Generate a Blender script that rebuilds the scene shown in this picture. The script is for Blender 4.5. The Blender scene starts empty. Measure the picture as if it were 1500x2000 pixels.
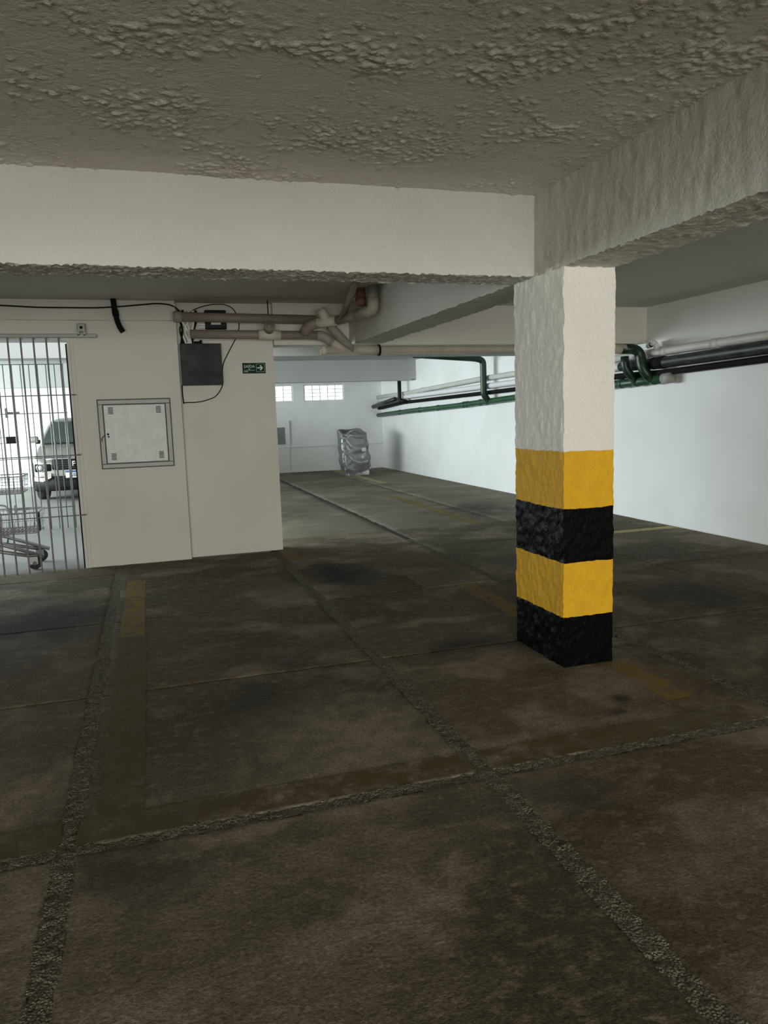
import bpy, bmesh, math, random
import numpy as np
from mathutils import Matrix, Vector

random.seed(7)
S = bpy.context.scene
COL = S.collection

# ------------------------------------------------------------------ camera
FPX = 1457.0
cam_d = bpy.data.cameras.new('camera')
cam_d.sensor_fit = 'VERTICAL'
cam_d.sensor_height = 24.0
cam_d.lens = 24.0 * FPX / 2000.0
cam_d.clip_start = 0.05
cam = bpy.data.objects.new('camera', cam_d)
COL.objects.link(cam)
RX = (0.953714, 0.069979, -0.292459)
RY = (-0.299001, 0.117000, -0.947053)
RZ = (-0.032056, 0.990663, 0.132509)
cam.matrix_world = Matrix(((*RX, 0.0), (*RY, 0.0), (*RZ, 1.45), (0, 0, 0, 1)))
S.camera = cam

# ------------------------------------------------------------------ world, lights, exposure
w = bpy.data.worlds.new('sky')
S.world = w
w.use_nodes = True
w.node_tree.nodes['Background'].inputs[0].default_value = (0.86, 0.94, 1.0, 1)
w.node_tree.nodes['Background'].inputs[1].default_value = 3.0
S.view_settings.view_transform = 'Standard'
S.view_settings.look = 'None'
S.view_settings.exposure = 0.0
S.view_settings.gamma = 1.0
S.view_settings.use_curve_mapping = False
S.cycles.use_denoising = True
S.cycles.max_bounces = 6
S.cycles.diffuse_bounces = 5
S.cycles.glossy_bounces = 3


def area(name, loc, rot, sx, sy, power, color):
    d = bpy.data.lights.new(name, 'AREA')
    d.shape = 'RECTANGLE'
    d.size, d.size_y, d.energy, d.color = sx, sy, power, color
    o = bpy.data.objects.new(name, d)
    o.location, o.rotation_euler = loc, rot
    COL.objects.link(o)
    return o


H = math.pi / 2
# daylight entering through the open sides of the garage
area('daylight_court_side', (-6.3, 14.0, 1.75), (H, 0, -H), 8.6, 1.4, 1180, (0.84, 0.96, 1.0))
area('daylight_entrance', (-0.7, -6.9, 1.25), (H, 0, 0), 7.6, 2.2, 600, (1.0, 0.95, 0.85))
area('daylight_slot', (-1.6, 8.85, 2.66), (0, 0, 0), 5.4, 0.8, 14, (0.9, 1.0, 1.0))

# ------------------------------------------------------------------ numpy noise


def _h(ix, iy, iz, s):
    n = (ix * 374761393 + iy * 668265263 + iz * 2147483647 + s * 1274126177) & 0xFFFFFFFF
    n = ((n ^ (n >> 13)) * 1274126177) & 0xFFFFFFFF
    n = (n ^ (n >> 16)) & 0xFFFFFF
    return n / float(0xFFFFFF)


def vnoise(p, sc, seed=0):
    q = np.asarray(p, float) * np.asarray(sc, float) + 1000.0
    i = np.floor(q).astype(np.int64)
    f = q - i
    f = f * f * (3 - 2 * f)
    r = 0
    for dx in (0, 1):
        wx = f[:, 0] if dx else 1 - f[:, 0]
        for dy in (0, 1):
            wy = f[:, 1] if dy else 1 - f[:, 1]
            for dz in (0, 1):
                wz = f[:, 2] if dz else 1 - f[:, 2]
                r = r + wx * wy * wz * _h(i[:, 0] + dx, i[:, 1] + dy, i[:, 2] + dz, seed)
    return r * 2 - 1


def fbm(p, sc, seed=0, o=3):
    r, a, t = 0, 1.0, 0
    sc = np.asarray(sc, float) * np.ones(3)
    for k in range(o):
        r = r + a * vnoise(p, sc * 2 ** k, seed + k * 17)
        t += a
        a *= 0.55
    return r / t


def vfield(p, sc, amp, seed=0, o=3):
    return np.stack([fbm(p, sc, seed + 101 * k, o) for k in range(3)], 1) * amp


# ------------------------------------------------------------------ objects and geometry helpers
ORG = {}


def tag(o, label=None, cat=None, group=None, kind=None):
    if label: o['label'] = label
    if cat: o['category'] = cat
    if group: o['group'] = group
    if kind: o['kind'] = kind
    return o


def thing(name, loc, label, cat, group=None, kind=None):
    o = bpy.data.objects.new(name, None)
    o.empty_display_size = 0.1
    o.location = loc
    COL.objects.link(o)
    ORG[o.name] = np.array(loc, float)
    return tag(o, label, cat, group, kind)


def obj(name, geo, mat, parent=None, smooth=False, origin=None, attr=None):
    """link world-space geometry (verts, faces) as one mesh object"""
    v, f = geo
    v = np.asarray(v, float)
    if parent is not None:
        org = ORG[parent.name]
    elif origin is not None:
        org = np.array(origin, float)
    else:
        lo, hi = v.min(0), v.max(0)
        org = np.array([(lo[0] + hi[0]) / 2, (lo[1] + hi[1]) / 2, lo[2]])
    me = bpy.data.meshes.new(name)
    me.from_pydata((v - org).tolist(), [], [list(map(int, q)) for q in f])
    me.update()
    if smooth:
        me.polygons.foreach_set('use_smooth', [True] * len(me.polygons))
    me.materials.append(M[mat])
    if attr is not None:
        ca = me.color_attributes.new('wear', 'FLOAT_COLOR', 'POINT')
        ca.data.foreach_set('color', np.concatenate([attr, np.ones((len(attr), 1))], 1).astype(np.float32).ravel())
    o = bpy.data.objects.new(name, me)
    COL.objects.link(o)
    if parent is not None:
        o.parent = parent
        ORG[o.name] = org
    else:
        o.location = org
        ORG[o.name] = org
    return o


def struct(name, geo, mat, smooth=False, label=None):
    o = obj(name, geo, mat, None, smooth)
    o['kind'] = 'structure'
    if label: o['label'] = label
    return o


def join(*gs):
    V, F, n = [], [], 0
    for v, f in gs:
        v = np.asarray(v, float).reshape(-1, 3)
        V.append(v)
        F += [[i + n for i in q] for q in f]
        n += len(v)
    return np.concatenate(V), F


def box(x0, x1, y0, y1, z0, z1, bev=0.0, seg=2):
    if bev <= 0:
        v = [(x0, y0, z0), (x1, y0, z0), (x1, y1, z0), (x0, y1, z0), (x0, y0, z1), (x1, y0, z1), (x1, y1, z1), (x0, y1, z1)]
        f = [(0, 3, 2, 1), (4, 5, 6, 7), (0, 1, 5, 4), (1, 2, 6, 5), (2, 3, 7, 6), (3, 0, 4, 7)]
        return np.array(v, float), f
    bm = bmesh.new()
    bmesh.ops.create_cube(bm, size=1)
    for q in bm.verts:
        q.co = ((x0 + x1) / 2 + q.co.x * (x1 - x0), (y0 + y1) / 2 + q.co.y * (y1 - y0), (z0 + z1) / 2 + q.co.z * (z1 - z0))
    bmesh.ops.bevel(bm, geom=bm.edges[:], offset=bev, segments=seg, affect='EDGES', profile=0.5)
    bm.verts.index_update()
    g = (np.array([q.co[:] for q in bm.verts]), [[q.index for q in p.verts] for p in bm.faces])
    bm.free()
    return g


def axis(a, b, res, da=None, db=None, coarse=0.6):
    """coordinates a..b: fine steps inside da..db, coarse outside"""
    if da is None: da, db = a, b
    da, db = max(a, da), min(b, db)
    out = []
    if da > a: out += list(np.linspace(a, da, max(2, int((da - a) / coarse) + 1)))[:-1]
    out += list(np.linspace(da, db, max(2, int((db - da) / res) + 1)))
    if db < b: out += list(np.linspace(db, b, max(2, int((b - db) / coarse) + 1)))[1:]
    return np.array(out)


def grid(A, B, fn):
    """quads over axes A x B; fn(a, b) -> xyz arrays"""
    a, b = np.meshgrid(A, B, indexing='ij')
    v = np.stack([np.broadcast_to(c, a.shape).ravel() for c in fn(a, b)], 1).astype(float)
    nb = len(B)
    i, j = np.meshgrid(np.arange(len(A) - 1), np.arange(nb - 1), indexing='ij')
    k = (i * nb + j).ravel()
    return v, np.stack([k, k + nb, k + nb + 1, k + 1], 1).tolist()


def flip(g):
    return g[0], [q[::-1] for q in g[1]]


def rough_box(AX, AY, AZ, disp, sides='xXyYzZ'):
    """box whose faces are grids, all moved by the same field so edges stay closed"""
    gs = []
    x0, x1, y0, y1, z0, z1 = AX[0], AX[-1], AY[0], AY[-1], AZ[0], AZ[-1]
    if 'z' in sides: gs.append(flip(grid(AX, AY, lambda a, b: (a, b, z0))))
    if 'Z' in sides: gs.append(grid(AX, AY, lambda a, b: (a, b, z1)))
    if 'y' in sides: gs.append(grid(AX, AZ, lambda a, b: (a, y0, b)))
    if 'Y' in sides: gs.append(flip(grid(AX, AZ, lambda a, b: (a, y1, b))))
    if 'x' in sides: gs.append(flip(grid(AY, AZ, lambda a, b: (x0, a, b))))
    if 'X' in sides: gs.append(grid(AY, AZ, lambda a, b: (x1, a, b)))
    v, f = join(*gs)
    return v + disp(v), f


def fillet(pts, r, seg=6):
    pts = [np.array(p, float) for p in pts]
    out = [pts[0]]
    for i in range(1, len(pts) - 1):
        a, b, c = pts[i - 1], pts[i], pts[i + 1]
        u, v = (a - b), (c - b)
        lu, lv = np.linalg.norm(u), np.linalg.norm(v)
        d = min(r, lu * 0.49, lv * 0.49)
        p, q = b + u / lu * d, b + v / lv * d
        for k in range(seg + 1):
            t = k / seg
            out.append((1 - t) ** 2 * p + 2 * t * (1 - t) * b + t * t * q)
    out.append(pts[-1])
    return out


def tube(path, r, n=12, caps=True):
    P = [np.array(p, float) for p in path]
    V, F = [], []
    T = []
    for i in range(len(P)):
        a, b = P[max(0, i - 1)], P[min(len(P) - 1, i + 1)]
        T.append((b - a) / (np.linalg.norm(b - a) + 1e-12))
    ref = np.array([0, 0, 1.0]) if abs(T[0][2]) < 0.9 else np.array([1.0, 0, 0])
    u = np.cross(T[0], ref)
    u /= np.linalg.norm(u)
    rr = r if hasattr(r, '__len__') else [r] * len(P)
    for i, p in enumerate(P):
        u = u - T[i] * np.dot(u, T[i])
        u /= np.linalg.norm(u)
        v = np.cross(T[i], u)
        for k in range(n):
            a = 2 * math.pi * k / n
            V.append(p + rr[i] * (math.cos(a) * u + math.sin(a) * v))
    for i in range(len(P) - 1):
        for k in range(n):
            a, b = i * n + k, i * n + (k + 1) % n
            F.append([a, b, b + n, a + n])
    if caps:
        F.append(list(range(n))[::-1])
        F.append([(len(P) - 1) * n + k for k in range(n)])
    return np.array(V), F


def cyl(p, q, r, n=16):
    return tube([p, q], r, n)


def copy_part(o, parent, dloc):
    c = o.copy()
    COL.objects.link(c)
    c.parent = parent
    c.location = Vector(o.location) + Vector(dloc)
    ORG[c.name] = ORG[parent.name]
    return c


def text_geo(s, size, x, y, z, depth=0.002, align='CENTER'):
    """flat lettering in the XZ plane facing -Y"""
    c = bpy.data.curves.new('t', 'FONT')
    c.body, c.size, c.align_x, c.align_y = s, size, align, 'CENTER'
    c.resolution_u = 3
    o = bpy.data.objects.new('t', c)
    COL.objects.link(o)
    me = bpy.data.meshes.new_from_object(o)
    v = np.array([q.co[:] for q in me.vertices])
    f = [list(p.vertices) for p in me.polygons]
    bpy.data.objects.remove(o)
    bpy.data.meshes.remove(me)
    bpy.data.curves.remove(c)
    return np.stack([x + v[:, 0], np.full(len(v), y), z + v[:, 1]], 1), f


# ------------------------------------------------------------------ materials
M = {}


class NT:
    def __init__(s, name):
        m = bpy.data.materials.new(name)
        m.use_nodes = True
        s.m, s.t = m, m.node_tree
        s.b = s.t.nodes['Principled BSDF']
        M[name] = m
        s.pos = s.n('ShaderNodeNewGeometry').outputs['Position']

    def n(s, k, **kw):
        q = s.t.nodes.new(k)
        for a, b in kw.items(): setattr(q, a, b)
        return q

    def l(s, a, b):
        s.t.links.new(a, b)

    def map(s, scale):
        q = s.n('ShaderNodeMapping')
        q.inputs['Scale'].default_value = scale if hasattr(scale, '__len__') else (scale,) * 3
        s.l(s.pos, q.inputs['Vector'])
        return q.outputs[0]

    def noise(s, scale, detail=4, rough=0.55, dist=0.0):
        q = s.n('ShaderNodeTexNoise')
        q.inputs['Scale'].default_value = 1.0
        q.inputs['Detail'].default_value = detail
        q.inputs['Roughness'].default_value = rough
        q.inputs['Distortion'].default_value = dist
        s.l(s.map(scale), q.inputs['Vector'])
        return q.outputs['Fac']

    def voro(s, scale, feature='F1'):
        q = s.n('ShaderNodeTexVoronoi', feature=feature)
        q.inputs['Scale'].default_value = 1.0
        s.l(s.map(scale), q.inputs['Vector'])
        return q.outputs['Distance']

    def ramp(s, fac, stops):
        q = s.n('ShaderNodeValToRGB')
        e = q.color_ramp.elements
        while len(e) < len(stops): e.new(0.5)
        for k, (p, c) in enumerate(stops):
            e[k].position = p
            e[k].color = (*c, 1) if hasattr(c, '__len__') else (c, c, c, 1)
        s.l(fac, q.inputs[0])
        return q.outputs[0]

    def mix(s, fac, a, b, blend='MIX'):
        q = s.n('ShaderNodeMix', data_type='RGBA', blend_type=blend)
        for i, x in ((0, fac), (6, a), (7, b)):
            if hasattr(x, 'is_linked') or hasattr(x, 'links'): s.l(x, q.inputs[i])
            elif i == 0: q.inputs[0].default_value = x
            else: q.inputs[i].default_value = (*x, 1)
        return q.outputs[2]

    def math(s, op, a, b=None, clamp=False):
        q = s.n('ShaderNodeMath', operation=op, use_clamp=clamp)
        for i, x in ((0, a), (1, b)):
            if x is None: continue
            if hasattr(x, 'links'): s.l(x, q.inputs[i])
            else: q.inputs[i].default_value = x
        return q.outputs[0]

    def color(s, c):
        if hasattr(c, 'links'): s.l(c, s.b.inputs['Base Color'])
        else: s.b.inputs['Base Color'].default_value = (*c, 1)

    def set(s, rough=0.8, metal=0.0, spec=0.5):
        s.b.inputs['Metallic'].default_value = metal
        if hasattr(rough, 'links'): s.l(rough, s.b.inputs['Roughness'])
        else: s.b.inputs['Roughness'].default_value = rough
        s.b.inputs['Specular IOR Level'].default_value = spec

    def bump(s, h, strength, dist):
        q = s.n('ShaderNodeBump')
        q.inputs['Strength'].default_value = strength
        q.inputs['Distance'].default_value = dist
        s.l(h, q.inputs['Height'])
        s.l(q.outputs[0], s.b.inputs['Normal'])


def plain(name, c, rough=0.6, metal=0.0, var=0.12, sc=8.0, spec=0.5, bump=0.0):
    t = NT(name)
    f = t.noise(sc, 1)
    t.color(t.mix(f, tuple(x * (1 - var) for x in c), tuple(min(1, x * (1 + var)) for x in c)))
    t.set(rough, metal, spec)
    if bump: t.bump(t.noise(sc * 8, 3), bump, 0.003)
    return t


def plaster(name, c, bump=0.5, sc=(55, 55, 55), dist=0.004, vor=False):
    t = NT(name)
    big = t.ramp(t.noise(1.3, 2, 0.65), [(0.35, 0.0), (0.75, 1.0)])
    t.color(t.mix(big, c, tuple(x * y for x, y in zip(c, (0.93, 0.92, 0.90)))))
    t.set(0.9, 0, 0.2)
    a = t.noise(sc, 3, 0.7)
    if vor: a = t.math('ADD', a, t.math('MULTIPLY', t.voro(tuple(x * 0.55 for x in sc)), -0.6))
    t.bump(a, bump, dist)
    return t


PW = (0.61, 0.605, 0.55)
plaster('stucco_column', (0.86, 0.84, 0.775), 1.0, (42, 42, 34), 0.011)
plaster('stucco', PW, 0.9, (48, 48, 48), 0.008)
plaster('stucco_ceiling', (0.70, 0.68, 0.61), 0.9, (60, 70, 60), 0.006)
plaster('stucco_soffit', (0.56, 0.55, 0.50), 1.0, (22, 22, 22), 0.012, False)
plaster('stucco_face', PW, 1.0, (34, 34, 34), 0.010)
plaster('wall_grey', (0.46, 0.45, 0.41), 0.3, (30, 30, 30), 0.003, False)
plaster('wall_paint', (0.64, 0.63, 0.58), 0.12, (30, 30, 30), 0.002, False)
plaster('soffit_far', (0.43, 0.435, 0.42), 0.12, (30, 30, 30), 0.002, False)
plaster('wall_cool', (0.76, 0.77, 0.75), 0.12, (30, 30, 30), 0.002, False)


def painted(name, c, rough, bump, dist, spec):
    t = NT(name)
    f = t.noise(14, 2, 0.6)
    t.color(t.mix(f, tuple(x * 0.86 for x in c), tuple(min(1, x * 1.12) for x in c)))
    t.set(rough, 0, spec)
    a = t.noise((70, 70, 45), 2, 0.6)
    t.bump(a, bump, dist)


painted('paint_yellow', (0.72, 0.40, 0.018), 0.6, 0.8, 0.007, 0.2)
painted('paint_black', (0.003, 0.003, 0.0035), 0.40, 0.7, 0.006, 0.07)


STAINS = ((0.42, 3.75, 0.24, 0.30, .7), (1.80, 4.15, 0.32, 0.14, .95), (1.50, 6.5, 0.34, 0.5, .9), (-0.95, 5.8, 0.5, 0.5, .9),
          (0.62, 4.35, 0.25, 0.2, .6), (3.9, 4.6, 0.6, 0.4, .6), (4.4, 9.9, 0.6, 0.7, .7), (2.2, 8.1, 0.5, 0.3, .5),
          (1.42, 2.35, 0.25, 0.2, .6), (-0.1, 2.35, 0.2, 0.15, .4), (2.15, 3.05, 0.05, 0.05, .9), (2.03, 2.92, 0.05, 0.03, .9), (3.3, 2.0, .4, .3, .4))


PALES = ((0.80, 3.10, 0.42, 0.45, .8), (0.55, 3.55, 0.3, 0.3, .5), (0.45, 2.25, 0.5, 0.22, .5), (1.75, 1.95, 0.35, 0.3, .6), (2.45, 1.75, .4, .3, .5), (2.1, 3.2, .45, .3, .35), (0.3, 1.7, .5, .3, .35), (-.7, 3.3, .2, .4, .4), (1.7, 2.95, .15, .25, .5))


def wear(P):
    """per-point wear of the concrete: oil stains, pale scuffed clouds, broad tone"""
    P = np.stack([P[:, 0], P[:, 1], 0 * P[:, 0]], 1)
    wob = fbm(P, 4.5, 401, 4) * 0.9
    st = np.zeros(len(P))
    for (x, y, rx, ry, k) in STAINS:
        r = np.hypot((P[:, 0] - x) / rx, (P[:, 1] - y) / ry)
        st = np.maximum(st, np.clip(1.25 - r - wob, 0, 1) * k)
    wr = P + 0.25 * vfield(P, 2.0, 1.0, 440, 2)
    pale = np.clip((fbm(wr, (1.9, 3.0, 1), 450, 5) - 0.02) / 0.35, 0, 1) * (0.55 + 0.45 * fbm(P, 22, 460, 2))
    for (x, y, rx, ry, k) in PALES:
        r = np.hypot((P[:, 0] - x) / rx, (P[:, 1] - y) / ry)
        pale = np.maximum(pale, np.clip(1.2 - r - 1.3 * wob, 0, 1) * k * (0.75 + 0.6 * fbm(P, 17, 480, 3)))
    tone = np.clip(0.5 + 0.9 * fbm(P, 1.0, 470, 4), 0, 1)
    return np.stack([st, np.clip(pale, 0, 1), tone], 1)


def floor_color(t, tint=(1, 1, 1)):
    q = t.n('ShaderNodeVertexColor', layer_name='wear')
    sp = t.n('ShaderNodeSeparateColor')
    t.l(q.outputs[0], sp.inputs[0])
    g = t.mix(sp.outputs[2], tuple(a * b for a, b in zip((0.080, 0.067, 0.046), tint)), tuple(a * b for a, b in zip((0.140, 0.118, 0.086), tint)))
    g = t.mix(t.math('MULTIPLY', sp.outputs[1], 0.75), g, (0.36, 0.305, 0.24))
    g = t.mix(t.ramp(t.noise((13, 19, 1), 4, 0.75), [(0.5, 0.0), (0.72, 0.6)]), g, (0.28, 0.235, 0.18))
    grain = t.ramp(t.noise(75, 2, 0.7), [(0.3, 0.62), (0.7, 1.3)])
    g = t.mix(1.0, g, grain, 'MULTIPLY')
    return t.mix(sp.outputs[0], g, (0.032, 0.031, 0.03))


def concrete(name, tint=(1, 1, 1)):
    t = NT(name)
    t.color(floor_color(t, tint))
    t.set(0.8, 0, 0.12)
    t.bump(t.noise(30, 4, 0.8), 0.85, 0.009)


concrete('concrete_a')
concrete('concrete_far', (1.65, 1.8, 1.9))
concrete('concrete_b', (1.08, 1.02, 0.97))
concrete('concrete_c', (0.94, 0.97, 0.95))
plain('joint_dark', (0.012, 0.011, 0.009), 0.95, bump=0.5)
t = NT('gravel_joint')
vq = t.voro(120)
t.color(t.mix(t.ramp(vq, [(0.1, 0.0), (0.6, 1.0)]), (0.30, 0.275, 0.215), (0.13, 0.118, 0.09)))
t.set(0.9, 0, 0.15)
t.bump(t.math('ADD', t.math('MULTIPLY', vq, -1.0), t.noise(60, 4)), 1.0, 0.012)


def line_paint(name, c, keep):
    t = NT(name)
    f = t.ramp(t.noise((9, 9, 1), 3, 0.7), [(keep - 0.16, 0.0), (keep + 0.06, 1.0)])
    t.color(t.mix(f, c, floor_color(t)))
    t.set(0.75, 0, 0.15)
    t.bump(t.noise(60, 2, 0.65), 0.4, 0.004)


line_paint('line_olive', (0.098, 0.082, 0.032), 0.60)
line_paint('line_yellow', (0.20, 0.138, 0.025), 0.60)
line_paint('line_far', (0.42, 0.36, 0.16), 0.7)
plain('court_concrete', (0.155, 0.155, 0.135), 0.8, var=0.2, sc=1.2, bump=0.3)
plain('pvc_brown', (0.225, 0.19, 0.162), 0.55, var=0.2, sc=5)
plain('pvc_beige', (0.46, 0.42, 0.34), 0.55, var=0.18, sc=6)
plain('pvc_pale', (0.56, 0.54, 0.44), 0.5, var=0.12, sc=6)
plain('pvc_grey', (0.30, 0.28, 0.255), 0.55, var=0.15, sc=6)
plain('pvc_red', (0.20, 0.10, 0.075), 0.6, var=0.2, sc=6)
plain('pvc_white', (0.70, 0.70, 0.70), 0.4, var=0.06, sc=6)
plain('pvc_dusty', (0.52, 0.51, 0.46), 0.5, var=0.12, sc=9)
plain('pipe_green', (0.016, 0.068, 0.03), 0.4, var=0.3, sc=5)
plain('pipe_green_dark', (0.006, 0.026, 0.010), 0.4, var=0.25, sc=5)
t = NT('pipe_dark')
t.color(t.ramp(t.noise((30, 6, 30), 5, 0.65), [(0.42, (0.006, 0.007, 0.008)), (0.64, (0.03, 0.038, 0.036)), (0.8, (0.11, 0.145, 0.135))]))
t.set(0.45, 0, 0.5)
plain('black', (0.005, 0.005, 0.006), 0.5, var=0.2, spec=0.2)
plain('black_matt', (0.007, 0.007, 0.007), 0.8, var=0.2, spec=0.15)
plain('cable_white', (0.80, 0.79, 0.74), 0.5)
t = NT('steel_brushed')
scr = t.ramp(t.noise((26, 26, 11), 4, 0.7, 0.6), [(0.3, (0.40, 0.405, 0.395)), (0.75, (0.50, 0.505, 0.495))])
t.color(scr)
t.set(0.55, 0.45, 0.5)
plain('steel_frame', (0.24, 0.24, 0.23), 0.5, 0.4, var=0.1)
plain('steel_dark', (0.05, 0.05, 0.048), 0.6, 0.3)
t = NT('box_grey')
t.color(t.ramp(t.noise(6, 5, 0.6), [(0.35, (0.016, 0.017, 0.019)), (0.6, (0.034, 0.036, 0.039)), (0.8, (0.085, 0.087, 0.09))]))
t.set(0.5, 0.0, 0.15)
plain('gate_steel', (0.30, 0.30, 0.295), 0.5, 0.2, var=0.1)
plain('gate_dark', (0.16, 0.16, 0.16), 0.5, 0.2)
plain('cart_steel', (0.30, 0.30, 0.30), 0.4, 0.6)
plain('rubber', (0.03, 0.03, 0.032), 0.75)
plain('sign_green', (0.010, 0.042, 0.026), 0.6, spec=0.08)
plain('sign_white', (0.62, 0.66, 0.62), 0.5)
plain('white_label', (0.6, 0.6, 0.58), 0.6)
t = NT('tarp')
t.color(t.mix(t.noise(7, 4), (0.20, 0.205, 0.21), (0.31, 0.315, 0.32)))
t.set(0.33, 0.55, 0.5)
t.bump(t.noise((10, 10, 6), 3, 0.5), 0.35, 0.012)
plain('car_paint', (0.30, 0.295, 0.26), 0.3, 0.5, var=0.03)
plain('car_black', (0.008, 0.008, 0.009), 0.5, spec=0.15)
plain('car_glass', (0.045, 0.055, 0.055), 0.08, 0, var=0.05)
plain('chrome', (0.75, 0.75, 0.75), 0.15, 1.0, var=0.02)
plain('lamp_glass', (0.55, 0.57, 0.58), 0.1, 0.3)
plain('plate_white', (0.75, 0.76, 0.76), 0.5)
plain('plate_blue', (0.03, 0.08, 0.30), 0.5)
plain('panel_grey', (0.20, 0.21, 0.215), 0.5)
t = NT('window_glass')
tr = t.n('ShaderNodeBsdfTransparent')
gl = t.n('ShaderNodeBsdfGlossy')
gl.inputs['Roughness'].default_value = 0.05
mx = t.n('ShaderNodeMixShader')
mx.inputs[0].default_value = 0.06
t.l(tr.outputs[0], mx.inputs[1])
t.l(gl.outputs[0], mx.inputs[2])
t.l(mx.outputs[0], t.t.nodes['Material Output'].inputs['Surface'])

# ------------------------------------------------------------------ dimensions (metres; X across, Y into the garage, Z up)
ZC, ZB = 2.61, 2.18          # slab soffit, beam soffit
WR, WB = 5.87, 18.9          # right wall, far wall
JX = [-6.59, -5.035, -3.48, -1.925, -0.37, 1.20, 2.755, 4.31, 5.87]
JY = [-6.54, -5.02, -3.5, -1.98, -0.46, 1.06, 2.585, 4.10, 5.62, 7.42, 8.66, 10.18, 11.7, 13.22, 14.74, 16.26, 17.78, 18.9]

# ------------------------------------------------------------------ floor: base, slabs, joints
floor = struct('floor', box(-6.6, WR + 0.1, -7.0, WB + 0.1, -0.09, -0.0075), 'joint_dark', label='dark concrete garage floor of large square slabs with rough joints')
WIDE_X = {-0.37: 0.034, 1.20: 0.034, 2.755: 0.028}
WIDE_Y = {2.585: 0.026}
def edged(A):
    return np.concatenate([A[:1], [A[0] + .006], A[1:-1], [A[-1] - .006], A[-1:]])


for i in range(len(JX) - 1):
    for j in range(len(JY) - 1):
        x0, x1, y0, y1 = JX[i], JX[i + 1], JY[j], JY[j + 1]
        if x1 <= 1.21 and y0 >= 7.9: continue                 # the court behind the gate has its own paving
        if x1 <= 1.21 and y1 > 7.9: y1 = 7.92
        near = y1 > 1.0 and y0 < 7.5 and x0 > -2.2
        far = y0 >= 7.4 and x0 > 1.0
        res = 0.022 if near and y0 < 4 else 0.04 if near else 0.12 if far else 0.6
        g = lambda d, v: d.get(v, 0.006)
        X = edged(axis(x0 + g(WIDE_X, JX[i]), x1 - g(WIDE_X, JX[i + 1]), res))
        Y = edged(axis(y0 + g(WIDE_Y, JY[j]), y1 - (g(WIDE_Y, JY[j + 1]) if y1 == JY[j + 1] else 0), res))

        def fn(a, b, x0=x0, x1=x1, y0=y0, y1=y1):
            P = np.stack([a.ravel(), b.ravel(), 0 * a.ravel()], 1)
            dx = np.minimum(a - X[0], X[-1] - a)
            dy = np.minimum(b - Y[0], Y[-1] - b)
            wx, wy = np.exp(-dx / 0.03), np.exp(-dy / 0.03)
            nx = fbm(P, 14, 3, 4).reshape(a.shape)
            ny = fbm(P, 11, 9, 4).reshape(a.shape)
            z = 0.0018 * fbm(P, 5, 21, 4).reshape(a.shape)
            e = np.minimum(dx, dy)
            z = z - 0.005 * np.exp(-e / 0.003)
            return a + 0.009 * nx * wx, b + 0.009 * ny * wy, z
        top = grid(X, Y, fn)
        n, m = len(X), len(Y)
        ring = [a * m for a in range(n)] + [(n - 1) * m + b for b in range(1, m)] + [a * m + m - 1 for a in range(n - 2, -1, -1)] + [b for b in range(m - 2, 0, -1)]
        V, F = top
        low = V[ring].copy()
        low[:, 2] = -0.036
        nv = len(V)
        L = len(ring)
        F = F + [[ring[q], nv + q, nv + (q + 1) % L, ring[(q + 1) % L]] for q in range(L)]
        AV = np.concatenate([V, low])
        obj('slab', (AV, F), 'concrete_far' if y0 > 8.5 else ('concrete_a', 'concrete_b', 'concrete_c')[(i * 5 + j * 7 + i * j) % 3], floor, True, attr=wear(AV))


def filler(x0, x1, y0, y1, res):
    X, Y = axis(x0, x1, res), axis(y0, y1, res)

    def fn(a, b):
        P = np.stack([a.ravel(), b.ravel(), 0 * a.ravel()], 1)
        return a, b, (-0.0015 + 0.007 * fbm(P, 45, 5, 3) + 0.003 * fbm(P, 8, 8, 2)).reshape(a.shape)
    return grid(X, Y, fn)


obj('joint_filler', filler(-0.41, -0.33, 1.2, 7.9, 0.011), 'gravel_joint', floor, True)
obj('joint_filler', filler(1.155, 1.245, 0.8, 7.9, 0.011), 'gravel_joint', floor, True)
obj('joint_filler', filler(2.72, 2.79, 1.8, 8.0, 0.011), 'gravel_joint', floor, True)
obj('joint_filler', filler(2.72, 2.79, 8.0, WB, 0.03), 'joint_dark', floor, True)
obj('joint_filler', filler(1.165, 1.235, 7.9, WB, 0.04), 'joint_dark', floor, True)
obj('joint_filler', filler(-1.5, 4.2, 2.55, 2.62, 0.011), 'gravel_joint', floor, True)


def marking(x0, x1, y0, y1, mat, label, seed=0):
    X, Y = axis(x0, x1, 0.03), axis(y0, y1, 0.03)

    def fn(a, b):
        P = np.stack([a.ravel(), b.ravel(), 0 * a.ravel()], 1)
        ex = np.exp(-np.minimum(a - X[0], X[-1] - a) / 0.03)
        ey = np.exp(-np.minimum(b - Y[0], Y[-1] - b) / 0.03)
        n1, n2 = fbm(P, 12, seed, 3).reshape(a.shape), fbm(P, 12, seed + 5, 3).reshape(a.shape)
        z = 0.0018 * fbm(P, 5, 21, 4).reshape(a.shape) + 0.0012
        return a + 0.008 * n1 * ex, b + 0.008 * n2 * ey, z
    g_ = grid(X, Y, fn)
    o = obj('parking_line', g_, mat, floor, True, attr=wear(g_[0]))
    o['label'] = label


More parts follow.
